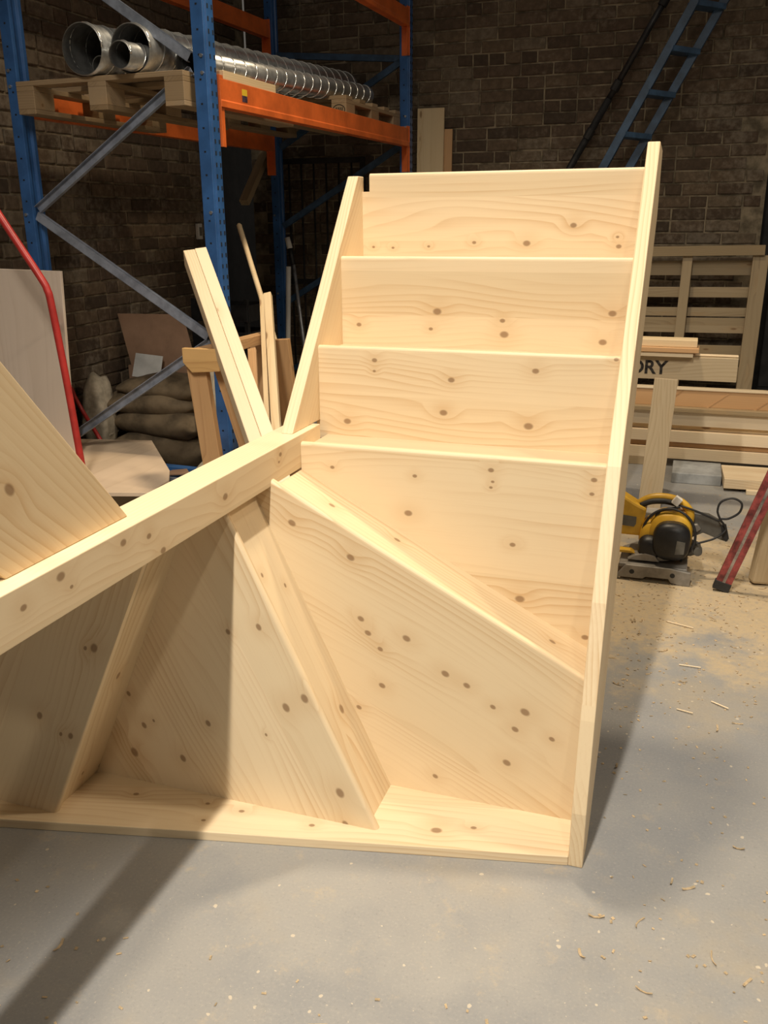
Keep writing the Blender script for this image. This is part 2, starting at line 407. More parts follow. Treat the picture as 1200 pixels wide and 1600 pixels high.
# ------------------------------------------------------------------ the staircase
R, G, Z4, XN, ZT, ZB, TS, XL = .1851, .2256, .8762, .0205, .8967, .8078, .025, -.069
W = .80; TH = .022; ST = .033
KN = {
'a1': [(.34, .555, 1.36, 4), (.492, .555, 1.358, 7), (.62, .555, 1.406, 6), (.741, .555, 1.375, 3), (.746, .555, 1.35, 5), (.033, .555, 1.347, 3), (.094, .555, 1.345, 3), (.204, .555, 1.349, 3)],
'a2': [(.283, .37, 1.181, 8), (.265, .37, 1.133, 4), (.051, .37, 1.139, 5), (.467, .37, 1.161, 5), (.473, .37, 1.124, 8), (.757, .37, 1.187, 7), (.737, .37, 1.112, 7)],
'a3': [(.162, .185, 1.068, 5), (.161, .185, 1.039, 3), (.374, .185, 1.025, 6), (.593, .185, 1.058, 6), (.081, .185, .897, 7), (.354, .185, .937, 7), (.581, .185, .915, 8), (.789, .185, 1.095, 4)],
'a4': [(.108, 0, .816, 4), (.331, 0, .811, 4), (.525, 0, .842, 5), (.53, 0, .813, 3), (.526, 0, .798, 3), (.314, 0, .711, 7), (.585, 0, .655, 5), (.609, 0, .512, 8), (.776, 0, .43, 6), (.772, 0, .838, 5), (.769, 0, .803, 4)],
'w2': [(.073, -.185, .72, 7), (.225, -.185, .647, 7), (.249, -.185, .488, 6), (.267, -.185, .452, 6), (.299, -.185, .413, 5), (.367, -.185, .452, 7), (.303, -.185, .312, 6), (.466, -.185, .372, 7), (.52, -.185, .349, 6), (.586, -.185, .302, 5), (.664, -.185, .302, 8), (.642, -.185, .251, 6), (.731, -.185, .241, 5), (.625, -.185, .154, 7), (.444, -.185, .077, 5), (.24, -.185, .239, 5)],
'w3': [(.063, -.37, .522, 6), (.124, -.37, .32, 8), (.173, -.37, .353, 8), (.067, -.37, .235, 3), (.257, -.37, .111, 9), (.269, -.37, .024, 7), (-.092, -.37, .237, 6), (-.173, -.37, .12, 7), (-.28, -.37, .196, 6), (-.318, -.37, .109, 9), (-.25, -.37, .215, 3), (-.019, -.37, .498, 5), (-.317, -.37, .281, 5)],
'w4': [(-.259, -.555, .507, 8), (-.283, -.555, .503, 4), (-.356, -.555, .26, 6), (-.439, -.555, .3, 7), (-.384, -.555, .26, 4)],
'newel': [(.02, -1.059, .86, 5), (.02, -.967, .876, 7), (.02, -.944, .849, 3), (.02, -.792, .874, 6), (.02, -.711, .859, 5), (.02, -.668, .815, 6), (.02, -.411, .849, 7), (.02, -.133, .857, 3), (.02, -.123, .874, 5)],
'bot': [(-.286, -.425, .02, 5), (-.068, -.465, .02, 4), (-.091, -.403, .02, 4), (.005, -.404, .02, 5), (.193, -.4, .02, 5), (.486, -.324, .02, 9), (.569, -.287, .02, 5)],
'cs': [(-.018, -1.011, 1.033, 8)],
'r2': [(.137, -.084, .738, 6), (.3, -.053, .653, 6), (.704, -.075, .44, 6)],
'r3': [(.047, -.31, .627, 4), (.071, -.237, .575, 4), (.214, -.244, .262, 8)],
'r4': [(-.29, -.448, .381, 7), (-.441, -.369, .05, 5), (-.425, -.458, .085, 4)],
}
def kn(k): return [((x, y, z), r/760.) for x, y, z, r in KN.get(k, [])]
stair = empty('winder_staircase', (0, 0, 0), 0, 'new unvarnished pine winder staircase lying on its side on the grey floor', 'staircase')
_seed = [0.]
def smat(k, a, b, **kw):
    _seed[0] += 1.7
    return pine('stair_pine_%s' % k, a, b, kn(k), seed=_seed[0], **kw)
def tread(k, poly, y, nose, a, plank_w=.12, name='tread'):
    """poly in (x, z); face at y looking towards -y; nose = indices (i, i+1) of the bullnosed edge"""
    bm = bmesh.new(); A, B = prism(bm, poly, lambda p, q, w: (p, w, q), y, y+TH)
    n = len(poly); i, j = nose
    ed = [e for e in bm.edges if {e.verts[0], e.verts[1]} in ({A[i], A[j]}, {B[i], B[j]})]
    bmesh.ops.bevel(bm, geom=ed, offset=TH*.42, segments=4, profile=.5, affect='EDGES')
    b = (-a[1], 0, a[0])
    return mk(name, bm, smat(k, (a[0], 0, a[1]), b, plank=plank_w), stair)
def riser(k, p, q, y0, y1, t=.012, name='riser'):
    """board over the line p-q (x, z), spanning y0..y1, thickness away from the walker"""
    d = (Vector((q[0]-p[0], q[1]-p[1]))).normalized(); n = Vector((d.y, -d.x))*t
    bm = bmesh.new()
    prism(bm, [p, q, (q[0]+n.x, q[1]+n.y), (p[0]+n.x, p[1]+n.y)], lambda u, v, w: (u, w, v), y0, y1)
    return mk(name, bm, smat(k, (d.x, 0, d.y), (0, 1, 0), plank=.3), stair)
HS = .010   # housing depth in the strings
# straight treads of the lower flight; the lowest one is notched for its newel
z1 = Z4+3*G
tread('a1', [(-HS, z1-G-.03), (W+HS, z1-G-.03), (W+HS, z1), (.022, z1), (.022, z1-.05), (-.006, z1-.05), (-HS, z1-.052)], 3*R, (2, 3), (1, 0))
for k, i in (('a2', 2), ('a3', 1)):
    z = Z4+i*G; tread(k, [(-HS, z-G-.03), (W+HS, z-G-.03), (W+HS, z), (-HS, z)], i*R, (2, 3), (1, 0))
for k, i in (('ra1', 3), ('ra2', 2), ('ra3', 1), ('ra4', 0)):
    z = Z4+i*G-.020; riser(k, (.023 if i == 3 else -HS if i else .0205, z), (W+HS, z), i*R+TH, (i+1)*R)
# winders
w2a, w2b = (.0207, .825), (W+HS, .409)
tread('a4', [(.0207, .770), (W+HS, .365), (W+HS, Z4), (.0207, Z4)], 0., (2, 3), (1, 0), .29)
riser('r2', (.0207, .803), (W+HS, .388), -R+TH, 0.)
w3a, w3b = (-.012, .8075), (.352, TS)
dw2 = ((w2b[0]-w2a[0]), (w2b[1]-w2a[1]))
tread('w2', [(W+HS, TS-HS), (.30, TS-HS), (-.045, .80), (.0, .8072), (.0207, .8072), w2a, w2b], -R, (5, 6), dw2, .13)
riser('r3', (-.034, .8075), (.329, TS-HS), -2*R+TH, -R)
dw3 = (w3b[0]-w3a[0], w3b[1]-w3a[1])
tread('w3', [w3b, w3a, (-.12, .8075), (-.50, TS-.001)], -2*R, (0, 1), (.352+.02, -.75), .15)
w4a, w4b = (-.075, .8075), (-.431, TS)
riser('r4', (-.46, TS-HS), (-.103, .8075), -3*R+TH, -2*R)
tread('w4', [w4a, w4b, (-.87, TS), (-.87, .36), (-.10, .878), (-.0695, .878), (-.0695, .8075)], -3*R, (0, 1), (-.314, -.69), .16)  # extra corner hidden behind the newel, raised to block stray light on w3
# upper winder and upper flight (mostly out of view to the left, they shade the floor)
riser('r5', (-.87, .388), (-.069, .803), -4*R+TH, -3*R)
tread('w5', [(-.87, .409), (-.069, .825), (-.069, .894), (-.87, .894)], -4*R, (0, 1), (.8, .41), .2)
for i in range(7):
    y = -(5+i)*R; z = Z4+i*G
    tread('c%d' % i, [(-.87, z), (-.060, z), (-.060, z+G+.03), (-.87, z+G+.03)], y, (0, 1), (1, 0), .12)
    riser('rc%d' % i, (-.87, z+.02), (-.060, z+.02), y+TH, y+R)
bm = bmesh.new(); box(bm, -.100, -.0695, -.530, -.395, .8085, .880); mk('light_blocker', bm, smat('blocker', (0, 1, 0), (0, 0, 1)), stair, .002)  # unseen block added behind the newel to stop a sliver of light
# strings: polygons in (y, z)
def string(k, poly, x0, x1, a, **kw):
    bm = bmesh.new(); prism(bm, poly, lambda p, q, w: (w, p, q), x0, x1)
    return mk('string', bm, smat(k, (0, a[0], a[1]), (0, -a[1], a[0]), plank=.5, **kw), stair, .0025)
sl = R/G
def ey(z, o=-.026): return o+sl*(z-Z4)
string('sr', [(-.320, 0), (-.315, .14), (-.262, .35), (-.170, .60), (ey(.88), .88), (ey(1.617), 1.617), (.735, 1.605), (.735, 1.43), (.28, .868), (.12, .45), (-.05, .17), (-.22, 0)], W, W+ST, (sl, 1), contrast=.6)
string('sl', [(-.004, ZT), (ey(1.50), 1.50), (ey(1.545), 1.545), (.568, 1.545), (.568, 1.495), (.60, 1.49), (.60, 1.30), (.43, 1.09), (.30, ZT)], -ST, 0, (sl, 1))
string('cs', [(-.716, ZT), (-.716-1.75*.83, ZT+1.75), (-1.045-1.75*.83, ZT+1.75), (-1.045, ZT)], -.051, -.018, (-.83, 1))
string('co', [(-.75, 0), (-.70, .40), (-.72-1.75*.83, ZT+1.75), (-1.10-1.75*.83, ZT+1.75), (-1.05, .75), (-.95, 0)], -.87-ST, -.87, (-.83, 1))
# the back string, lying on the floor: polygon in (x, y)
bm = bmesh.new(); prism(bm, [(W, -.3205), (-.062, -.507), (-.87, -.690), (-.87, -.36), (-.1, -.16), (W, .02)], lambda p, q, w: (p, q, w), 0, TS)
mk('string', bm, smat('bot', (1, .22, 0), (-.22, 1, 0), plank=.5), stair, .002)
# newel post with its rebates
bm = bmesh.new(); box(bm, XL, XN, -1.55, .135, ZB, ZT)
mk('newel_post', bm, smat('newel', (0, 1, 0), (0, 0, 1), plank=.3, contrast=.35), stair, .002)
# ------------------------------------------------------------------ pallet racking
rack = empty('pallet_rack', (-1.22, 1.871, 0), -.0348, 'blue and orange steel pallet rack carrying ducts by the brick walls', 'rack')
DP, BAY, HB = 1.049, 2.723, 2.04        # depth, bay length, beam top
def upright(x, y, side):
    bm = bmesh.new(); H = 3.6
    # omega section: web with folded lips
    s = side
    prof = [(-.045, -.032), (-.045, .032), (-.030, .032), (-.030, .04), (.030, .04), (.030, .032), (.045, .032), (.045, -.032), (.022, -.032), (.016, -.020), (-.016, -.020), (-.022, -.032)]
    prism(bm, prof, lambda p, q, w: (x+q*s, y+p, w), 0, H)
    o = mk('upright', bm, 'blue', rack, .003)
    bm = bmesh.new()
    for k in range(int((H-.1)/.05)):
        z = .06+k*.05
        for p in (-.018, .018):
            xx = x+s*.0405
            box(bm, min(xx, xx+s*.0006), max(xx, xx+s*.0006), y+p-.005, y+p+.005, z, z+.018)
        box(bm, x-.005, x+.005, y-.0458, y-.0452, z+.01, z+.018) if k % 2 else None
    tag(mk('slot', bm, 'hole', o), kind='stuff')
    bm = bmesh.new()
    for z in (.27, .87, 1.46, 2.05, 2.12, 2.70):
        tube(bm, [(x+s*.012, y-.0452, z), (x+s*.012, y-.052, z)], .008, 8)
    tag(mk('bolt', bm, 'galv', o), kind='stuff')
    bm = bmesh.new(); box(bm, x-.06, x+.06, y-.06, y+.06, 0, .006); mk('foot_plate', bm, 'blue', o)
    return o
for yy in (0, BAY): upright(0, yy, 1); upright(-DP, yy, -1)
def channel(p0, p1, face=0, mat='brace'):
    bm = bmesh.new(); d, s, q = frame(p0, p1, (0, 1, 0)); p0 = Vector(p0); p1 = Vector(p1)
    h = .022; t = .003; dp = .024
    n = Vector((0, 1, 0)) if face else Vector((0, -1, 0))      # web side
    def slab(a0, a1, b0, b1):
        P = []
        for e in (p0, p1):
            P.append([e+s*a0+n*b0, e+s*a1+n*b0, e+s*a1+n*b1, e+s*a0+n*b1])
        A, B = P
        quadbox(bm, [A[0], A[1], B[1], B[0], A[3], A[2], B[2], B[3]])
    slab(-h, h, dp/2-t, dp/2); slab(-h, -h+t, -dp/2, dp/2); slab(h-t, h, -dp/2, dp/2)
    return mk('brace', bm, mat, rack, .001)
xr, xl_ = -.06, -DP+.04
channel((xr, -.02, 2.12), (xl_, -.02, 2.74), 0)
channel((xr, -.02, 2.065), (xl_, -.02, 1.48), 1)
channel((xl_, -.02, 1.455), (xr, -.02, .885), 0)
channel((xr, -.02, .855), (xl_, -.02, .28), 1)
channel((xr, -.02, .12), (xl_, -.02, .12), 0)
for z0, z1 in ((2.50, 2.58), (2.48, 1.95), (1.93, 1.38), (1.36, .8), (.78, .25)):
    channel((-.04, BAY, z0), (xl_, BAY, z1), 0, 'navy')  # same rack, darker blue: the dimness of the far frame put into the colour
def beam(x, s, ztop, h=.12, sticker=False):
    y0, y1 = .05, BAY-.05
    bm = bmesh.new()
    # box beam with a step along the lower third
    prof = [(-.025, 0), (.025, 0), (.025, -h*.72), (.031, -h*.78), (.031, -h), (-.025, -h)]
    prism(bm, prof, lambda p, q, w: (x+s*p, w, ztop+q), y0, y1)
    o = mk('beam', bm, 'orange', rack, .002)
    for yy, sg in ((y0, -1), (y1, 1)):
        bm = bmesh.new()
        a, b = sorted((yy, yy-sg*.035)); box(bm, x+s*.022-.002, x+s*.022+.002, a, b, ztop-.29, ztop+.015)
        c, e = sorted((yy, yy+sg*.005)); box(bm, *sorted((x-s*.03, x+s*.03)), c, e, ztop-.29, ztop+.015)
        br = mk('end_bracket', bm, 'orange', o, .001)
        bm = bmesh.new()
        for z in (-.25, -.17, -.09, -.02):
            xx = x+s*.0242
            box(bm, *sorted((xx, xx+s*.0006)), (a+b)/2-.004, (a+b)/2+.004, ztop+z, ztop+z+.014)
    if sticker:
        bm = bmesh.new(); xx = x+s*.0252
        box(bm, *sorted((xx, xx+s*.0006)), .255, .305, ztop-.050, ztop-.022); mk('sticker', bm, 'label_yellow', o)
        bm = bmesh.new(); box(bm, *sorted((xx, xx+s*.0006)), .255, .305, ztop-.078, ztop-.050); mk('sticker', bm, 'label_blue', o)
    return o
beam(.015, 1, HB, .12, True); beam(-DP-.015, -1, HB); beam(.015, 1, 2.80, .11); beam(-DP-.015, -1, 2.80, .11)

def RW(x, y, z=0):
    c, s = math.cos(-.0348), math.sin(-.0348); return (-1.22+c*x-s*y, 1.871+s*x+c*y, z)
def pallet(label, x0, x1, y0, y1, ztop, stamp=False, group=None):
    """deck boards run along x; three rows of blocks"""
    c = empty('pallet', RW((x0+x1)/2, (y0+y1)/2, ztop-.144), -.0348, label, 'pallet', group)
    hx, hy = (x1-x0)/2, (y1-y0)/2
    n = 5
    for i in range(n):
        y = -hy+.05+(2*hy-.1)*i/(n-1); plank('deck_board', (-hx, y, .133), (hx, y, .133), .10, .022, 'rack_timber', c)
    for x in (-hx+.05, 0, hx-.05):
        plank('stringer_board', (x, -hy, .111), (x, hy, .111), .10, .022, 'rack_timber', c)
        for y in (-hy+.07, 0, hy-.07):
            b = plank('block', (x-.05, y, .061), (x+.05, y, .061), .14, .078, 'rack_timber', c)
        plank('base_board', (x, -hy, .011), (x, hy, .011), .10, .022, 'rack_timber', c)
    if stamp:
        bm = bmesh.new(); r = .034
        for k in range(28):
            a0, a1 = k*2*math.pi/28, (k+1)*2*math.pi/28
            P = []
            for a_, rr in ((a0, r), (a1, r), (a1, r-.004), (a0, r-.004)): P.append(bm.verts.new((hx-.05+rr*math.cos(a_)*1.25, -hy-.0012, .061+rr*math.sin(a_)*.95)))
            bm.faces.new(P)
        for k in range(4):
            x = hx-.05-.021+.013*k
            P = [bm.verts.new(v) for v in ((x, -hy-.0012, .047), (x+.006, -hy-.0012, .047), (x+.008, -hy-.0012, .076), (x+.002, -hy-.0012, .076))]; bm.faces.new(P)
        bmesh.ops.solidify(bm, geom=bm.faces[:], thickness=.0006)
        mk('burnt_stamp', bm, 'ink', c)
    return c
pallet('weathered pallet under the open duct ends at the near end of the rack', -.98, -.055, -.10, 1.0, HB+.02, group=None)
pallet('weathered pallet with a burnt oval stamp at the far end of the rack', -.93, -.015, 1.66, 2.64, HB+.11, True)
o = plank('timber_offcut', RW(.0, .10, HB+.02), RW(.0, .62, HB+.018), .07, .038, 'timber'); tag(o, 'short timber offcut lying on the front orange beam', 'offcut')

def duct(label, cx, cz, r, y0, y1, ribs=True, group='spiral ducts on the rack'):
    c = empty('spiral_duct', RW(cx, y0, cz-r), -.0348, label, 'duct', group)
    c.rotation_euler = (.048, 0, -.0348)
    n = 32; L = y1-y0
    bm = bmesh.new(); rings = []
    for (rr, y) in ((r-.004, L), (r-.004, 0), (r, 0), (r, L)):
        rings.append([bm.verts.new((rr*math.cos(2*math.pi*k/n), y, r+rr*math.sin(2*math.pi*k/n))) for k in range(n)])
    for A, B in ((rings[1], rings[2]), (rings[2], rings[3])):
        for k in range(n): bm.faces.new([A[k], A[(k+1) % n], B[(k+1) % n], B[k]])
    sh = mk('duct_wall', bm, 'duct', c, 0, True)
    bm = bmesh.new(); A = [bm.verts.new(v.co) for v in []]
    A = [bm.verts.new(((r-.004)*math.cos(2*math.pi*k/n), 0, r+(r-.004)*math.sin(2*math.pi*k/n))) for k in range(n)]
    B = [bm.verts.new(((r-.004)*math.cos(2*math.pi*k/n), L, r+(r-.004)*math.sin(2*math.pi*k/n))) for k in range(n)]
    for k in range(n): bm.faces.new([A[k], B[k], B[(k+1) % n], A[(k+1) % n]])
    mk('duct_lining', bm, 'duct_in', c, 0, True)
    if ribs:
        bm = bmesh.new(); pitch = .115; m = int(L/pitch*24); pts = []
        for i in range(m+1):
            a = i*2*math.pi/24; y = L*i/m
            pts.append((r*math.cos(a), y, r+r*math.sin(a)))
        tube(bm, pts, .005, 5)
        mk('spiral_seam', bm, 'seam', c, 0, True)
    return c
duct('large spiral duct nearest the brick wall, with a smaller duct inside it', -.56, HB+.02+.110, .110, -.12, 2.45)
duct('large spiral duct in the middle of the rack load', -.335, HB+.02+.105, .105, -.07, 2.40)
duct('small spiral duct pushed inside the large duct nearest the wall', -.545, HB+.028+.046, .044, -.02, 1.2)
duct('narrow spiral duct sticking out of the mouth of the middle duct', -.325, HB+.0245+.061, .058, -.17, 1.3)
duct('narrow spiral duct lying along the orange front beam', -.172, HB+.02+.063, .062, .13, 2.38)

# ------------------------------------------------------------------ ladder, pole and board at the back wall
def A3(x, z, y): return (x, y, z)
lad = empty('step_ladder', (.0, 4.6, 0), 0, 'blue painted step ladder leaning sideways against the back brick wall', 'ladder')
def LL(t, side):   # t = height
    z = t; x = .31+(z-1.797)*.517 if side == 0 else .46+(z-1.773)*.522
    return (x, -.03 if side == 0 else .10, z)
for sd in (0, 1):
    bm = bmesh.new(); bar(bm, LL(0.02, sd), LL(3.2, sd), .052, .07, (0, 1, 0)); mk('stile', bm, 'navy', lad, .002)
for k in range(11):
    z = .18+.25*k+.02
    a = Vector(LL(z, 0)); b = Vector(LL(z-.012, 1)); bm = bmesh.new(); bar(bm, a, b, .12, .034, (0, 0, 1)); mk('step', bm, 'navy', lad, .002)
pole = empty('steel_pole', (-.93, 4.75, 0), 0, 'dark jointed steel pole leaning on the back wall beside the blue ladder', 'pole')
def PPt(z): return (.546*z, -.02+.03*z, z)
bm = bmesh.new(); tube(bm, [PPt(0.01), PPt(2.2)], .025, 12); mk('tube', bm, 'pole_steel', pole, 0, True)
bm = bmesh.new(); tube(bm, [PPt(2.2), PPt(3.1)], .021, 12); mk('tube', bm, 'pole_steel', pole, 0, True)
for z in (1.95, 2.25, 2.75):
    bm = bmesh.new(); tube(bm, [PPt(z), PPt(z+.06)], .030, 12); mk('collar', bm, 'dark', pole)
o = plank('upright_board', (-1.04, 4.86, 0), (-1.025, 4.90, 2.205), .205, .022, 'timber', up=(0, -1, 0)); tag(o, 'upright yellow pine board leaning on the back wall beside the rack', 'board')
o = plank('upright_board', (-.93, 4.905, 0), (-.915, 4.925, 2.06), .10, .02, 'brown_timber', up=(0, -1, 0)); tag(o, 'narrow reddish board tucked behind the pine board at the back wall', 'board')

# dark iron gate behind the rack
gate = empty('iron_gate', (-1.86, 4.82, 0), 0, 'dark iron bar gate standing in the corner behind the rack', 'gate')
for x in (-.40, .315):
    bm = bmesh.new(); box(bm, x-.018, x+.018, -.015, .015, 0, 1.88); mk('gate_post', bm, 'dark', gate, .002)
for z in (1.86, .95, .12):
    bm = bmesh.new(); box(bm, -.40, .315, -.012, .012, z-.02, z+.02); mk('rail', bm, 'dark', gate, .002)
for k in range(6):
    bm = bmesh.new(); x = -.30+k*.105; tube(bm, [(x, 0, .12), (x, 0, 1.86)], .008, 8); mk('bar', bm, 'dark', gate, 0, True)
o = plank('wooden_strut', (-2.32, 4.34, 1.55), (-2.30, 4.72, 1.93), .07, .05, 'old_timber'); tag(o, 'short slanting wooden strut under the rack near the dark doorway', 'strut')

# poles standing in the corner
bc = empty('broom_handle', (-.48, 1.49, 0), 0, 'long rounded wooden broom handle leaning behind the loose battens', 'handle')
bm = bmesh.new(); p0 = Vector((.0, 0, .01)); p1 = Vector((-.993, 1.11, 1.406)); dd = (p1-p0).normalized()
tube(bm, [p0, p1-dd*.012, p1-dd*.004, p1], [.0145, .0145, .011, .004], 12); mk('shaft', bm, 'timber', bc, 0, True)
wp = empty('extension_pole', (-1.80, 4.30, 0), 0, 'grey metal extension pole with black grip leaning in the dark corner', 'pole')
bm = bmesh.new(); tube(bm, [(0, 0, 0.01), (-.17, .12, 1.12)], .013, 10); mk('shaft', bm, 'galv', wp, 0, True)
bm = bmesh.new(); tube(bm, [(-.172, .12, 1.10), (-.195, .12, 1.22)], .019, 10); mk('grip', bm, 'black', wp, 0, True)
bm = bmesh.new(); tube(bm, [(-.195, .12, 1.22), (-.215, .12, 1.30)], .021, 10); mk('end_sleeve', bm, 'white', wp, 0, True)
pp = empty('plastic_pipe', (-2.03, 4.36, 0), 0, 'white plastic pipe standing upright in the dark corner behind the rack', 'pipe')
bm = bmesh.new(); tube(bm, [(-.01, 0, 0), (.045, .0, 1.09)], .019, 14); mk('pipe_wall', bm, 'white', pp, 0, True)

# ------------------------------------------------------------------ timber leaning beside the rack
lt = empty('leaning_timber', (-.15, .42, 0), 0, 'two pale pine studs leaning together towards the rack upright', 'timber')
p1 = Vector((-1.0, 1.18, 1.28)); p0 = Vector((.20, -.14, .035))
dirn = (p1-p0).normalized(); side = Vector((-.86, -.48, 0)); side = (side-dirn*side.dot(dirn)).normalized(); upn = side.cross(dirn)
for k, (o1, o2) in enumerate(((0, 0), (.052, -.004))):
    plank('stud', p0+upn*0+side*o1, p1+side*o1+dirn*o2, .080, .051, 'pale_timber', lt, up=side, bevel=.003)
def batten(label, a, b, w, t, mat='timber'):
    o = plank('batten', a, b, w, t, mat, up=(.3, -1, 0)); tag(o, label, 'batten', 'loose battens behind the newel post'); return o
batten('wide yellow batten leaning left of the broom handle', (-.33, .62, .01), (-.975, 1.9, 1.088), .036, .03)
batten('slim batten just left of the wide yellow batten', (-.40, .66, .01), (-1.0, 1.89, 1.078), .022, .03)
batten('short reddish batten behind the leaning pine studs', (-.42, .60, .01), (-.87, 1.50, .885), .036, .02, 'brown_timber')

# sawhorse
sh = empty('sawhorse', (-.95, 1.22, 0), 0, 'brown timber sawhorse standing behind the newel post', 'sawhorse')
plank('top_beam', (-.02, .0, .90), (.0, .62, .90), .06, .045, 'brown_timber', sh)
pl = bmesh.new(); prism(pl, [(-.085, .925), (.085, .925), (.085, .835), (-.045, .825), (-.085, .865)], lambda p, q, w: (p, w, q), -.03, -.008)
mk('end_board', pl, pine('end_board_pine', (1, 0, 0), (0, 0, 1), light=(.66, .41, .17), dark=(.42, .22, .08), auto=.08), sh, .002)
for y in (.012, .60):
    plank('leg', (-.045, y, .885), (.055, y-.01, .005), .088, .034, 'brown_timber', sh, up=(0, -1, 0))
    plank('leg', (.05, y+.04, .885), (.30 if y < .3 else .12, y+.06, .005), .088, .034, 'brown_timber', sh, up=(0, -1, 0))
    plank('cross_tie', (.0, y+.045, .36), (.19, y+.06, .36), .02, .07, 'brown_timber', sh)

# ------------------------------------------------------------------ left corner clutter
o = plank('plywood_sheet', (-2.29, 1.70, .0), (-2.265, 1.735, 1.20), .51, .018, 'ply', up=(0, -1, 0)); tag(o, 'pale plywood sheet standing on edge against the rack end frame', 'plywood')
ps = empty('cut_plywood_board', (-1.75, 1.9, 0), 0, 'plywood board with clipped corners lying flat on two bearers', 'board')
bm = bmesh.new(); prism(bm, [(-.45, -.50), (-.45, .02), (-.59, .10), (-.59, .17), (-.12, .27), (.32, -.26), (.41, -.415), (.435, -.625), (.245, -.68)], lambda p, q, w: (p, q, w), .232, .25); mk('panel', bm, pine('clipped_ply', (0, 1, 0), (1, 0, 0), light=(.72, .56, .40), dark=(.55, .40, .26), plank=.6, ringf=40, contrast=.35), ps, .001)
for x in (-.28, .08): plank('bearer', (x, -.45, .116), (x, -.10, .116), .07, .232, 'old_timber', ps)
rf = empty('red_tube_frame', (-1.76, 1.38, 0), 0, 'bright red bent steel tube frame standing before the plywood sheet', 'frame')
bm = bmesh.new(); tube(bm, spline([(-.55, .02, 1.85), (-.287, .02, 1.451), (-.11, .02, 1.19), (-.078, .02, 1.13), (-.065, .02, 1.06), (-.03, .02, .703), (0, .02, .309), (.025, .02, .01)], 4), .017, 12); mk('bent_tube', bm, 'red', rf, 0, True)
bm = bmesh.new(); tube(bm, spline([(-.082, .02, 1.15), (-.647, .82, .538), (-.464, .82, .203), (-.35, .82, .01)], 5), .012, 10); mk('stay', bm, 'red', rf, 0, True)
o = rf
def sack(label, c, s, rz, mat='sack', seed=0, group='brown sacks piled by the left wall'):
    e = bmesh.new(); bmesh.ops.create_cube(e, size=2.); bmesh.ops.subdivide_edges(e, edges=e.edges[:], cuts=7, use_grid_fill=True)
    r = random.Random(seed); ph = [r.uniform(0, 6) for _ in range(6)]
    for v in e.verts:
        x, y, z = v.co; n = Vector((x, y, z)).normalized()
        f = .62; p = v.co*f+n*(1-f)*1.25
        pin = 1-.55*abs(x)**4-.35*abs(y)**5
        p.z *= max(.18, pin)
        p.z += .09*math.sin(3.1*x+ph[0])*math.cos(2.6*y+ph[1])+.05*math.sin(7*x+ph[2]+2*y); p.y += .06*math.sin(4*x+ph[3]); p.x += .05*math.sin(4*y+ph[4])
        v.co = Vector((p.x*s[0]/2, p.y*s[1]/2, p.z*s[2]/2))
    zmin = min(v.co.z for v in e.verts)
    for v in e.verts: v.co.z -= zmin
    root = empty('sack', c, rz, label, 'sack', group)
    mk('sack_body', e, mat, root, 0, True)
    bm = bmesh.new(); box(bm, s[0]*.43, s[0]*.50, -s[1]*.33, s[1]*.33, s[2]*.40, s[2]*.40+.012); mk('folded_end', bm, mat, root, .003)
    return root
sack('lowest brown sack, flat on the floor', (-2.00, 2.60, 0), (.70, .40, .21), .1, seed=1)
sack('second brown sack from the floor in the pile', (-2.03, 2.61, .16), (.68, .40, .19), -.12, seed=2)
sack('third brown sack from the floor in the pile', (-2.06, 2.61, .285), (.62, .38, .17), .15, seed=3)
sack('top brown sack with dark printing, under the grey brace', (-2.00, 2.62, .395), (.58, .36, .14), .05, seed=4)
sack('torn pale woven sack slumped on the right of the brown sacks', (-1.60, 2.50, .0), (.26, .36, .56), .5, 'sack_pale', 5, None)
sack('small pale bag standing at the left end of the brown sacks', (-2.38, 2.42, 0.0), (.16, .20, .50), .2, 'sack_pale', 6, None)
bx = empty('cardboard_box', (-2.16, 3.02, 0), .0, 'open brown cardboard box with a raised flap behind the sacks', 'box')
bm = bmesh.new()
for a in ((-.30, .20, -.15, -.145), (-.30, .20, .145, .15)): box(bm, a[0], a[1], a[2], a[3], .0, .545)
box(bm, -.30, -.295, -.145, .145, 0, .545); box(bm, .195, .20, -.145, .145, 0, .545); box(bm, -.295, .195, -.145, .145, 0, .005); mk('box_wall', bm, 'card', bx)
bm = bmesh.new(); prism(bm, [(-.28, .545), (.20, .545), (.10, .87), (-.375, .865)], lambda p, q, w: (p, w+(q-.545)*.12-.29, q), .145, .15); mk('flap', bm, 'card', bx)
bm = bmesh.new(); prism(bm, [(-.30, 0), (.20, 0), (.20, .14), (-.30, .14)], lambda p, q, w: (p, .15+q*.5, .545-q*.7+w), 0, .005); mk('flap', bm, 'card', bx)
bm = bmesh.new(); prism(bm, [(-.10, -.07), (.10, -.07), (.095, .07), (-.10, .07)], lambda p, q, w: (p, q*.35+w, q), 0, .004)
o = mk('paper_sheet', bm, 'paper'); o.location = (-2.27, 2.80, .555); o.rotation_euler = (0, .07, 0); tag(o, 'small white sheet propped against the cardboard box', 'paper')
cr = empty('black_crate', (-2.10, 3.62, 0), 0, 'black slatted crate standing behind the cardboard box', 'crate')
for x in (-.20, .20):
    for y in (-.15, .15):
        bm = bmesh.new(); box(bm, x-.015, x+.015, y-.015, y+.015, 0, .92); mk('post', bm, 'black', cr, .002)
for z in (.1, .28, .46, .64, .82):
    for y in (-.165, .165):
        bm = bmesh.new(); box(bm, -.215, .215, y-.006, y+.006, z-.05, z+.06); mk('slat', bm, 'black', cr, .002)
    for x in (-.215, .215):
        bm = bmesh.new(); box(bm, x-.006, x+.006, -.159, .159, z-.05, z+.06); mk('slat', bm, 'black', cr, .002)
o = empty('rack_beam', (-2.02, 2.30, 0), -.06, 'spare blue steel beam lying on the floor before the sacks', 'beam')
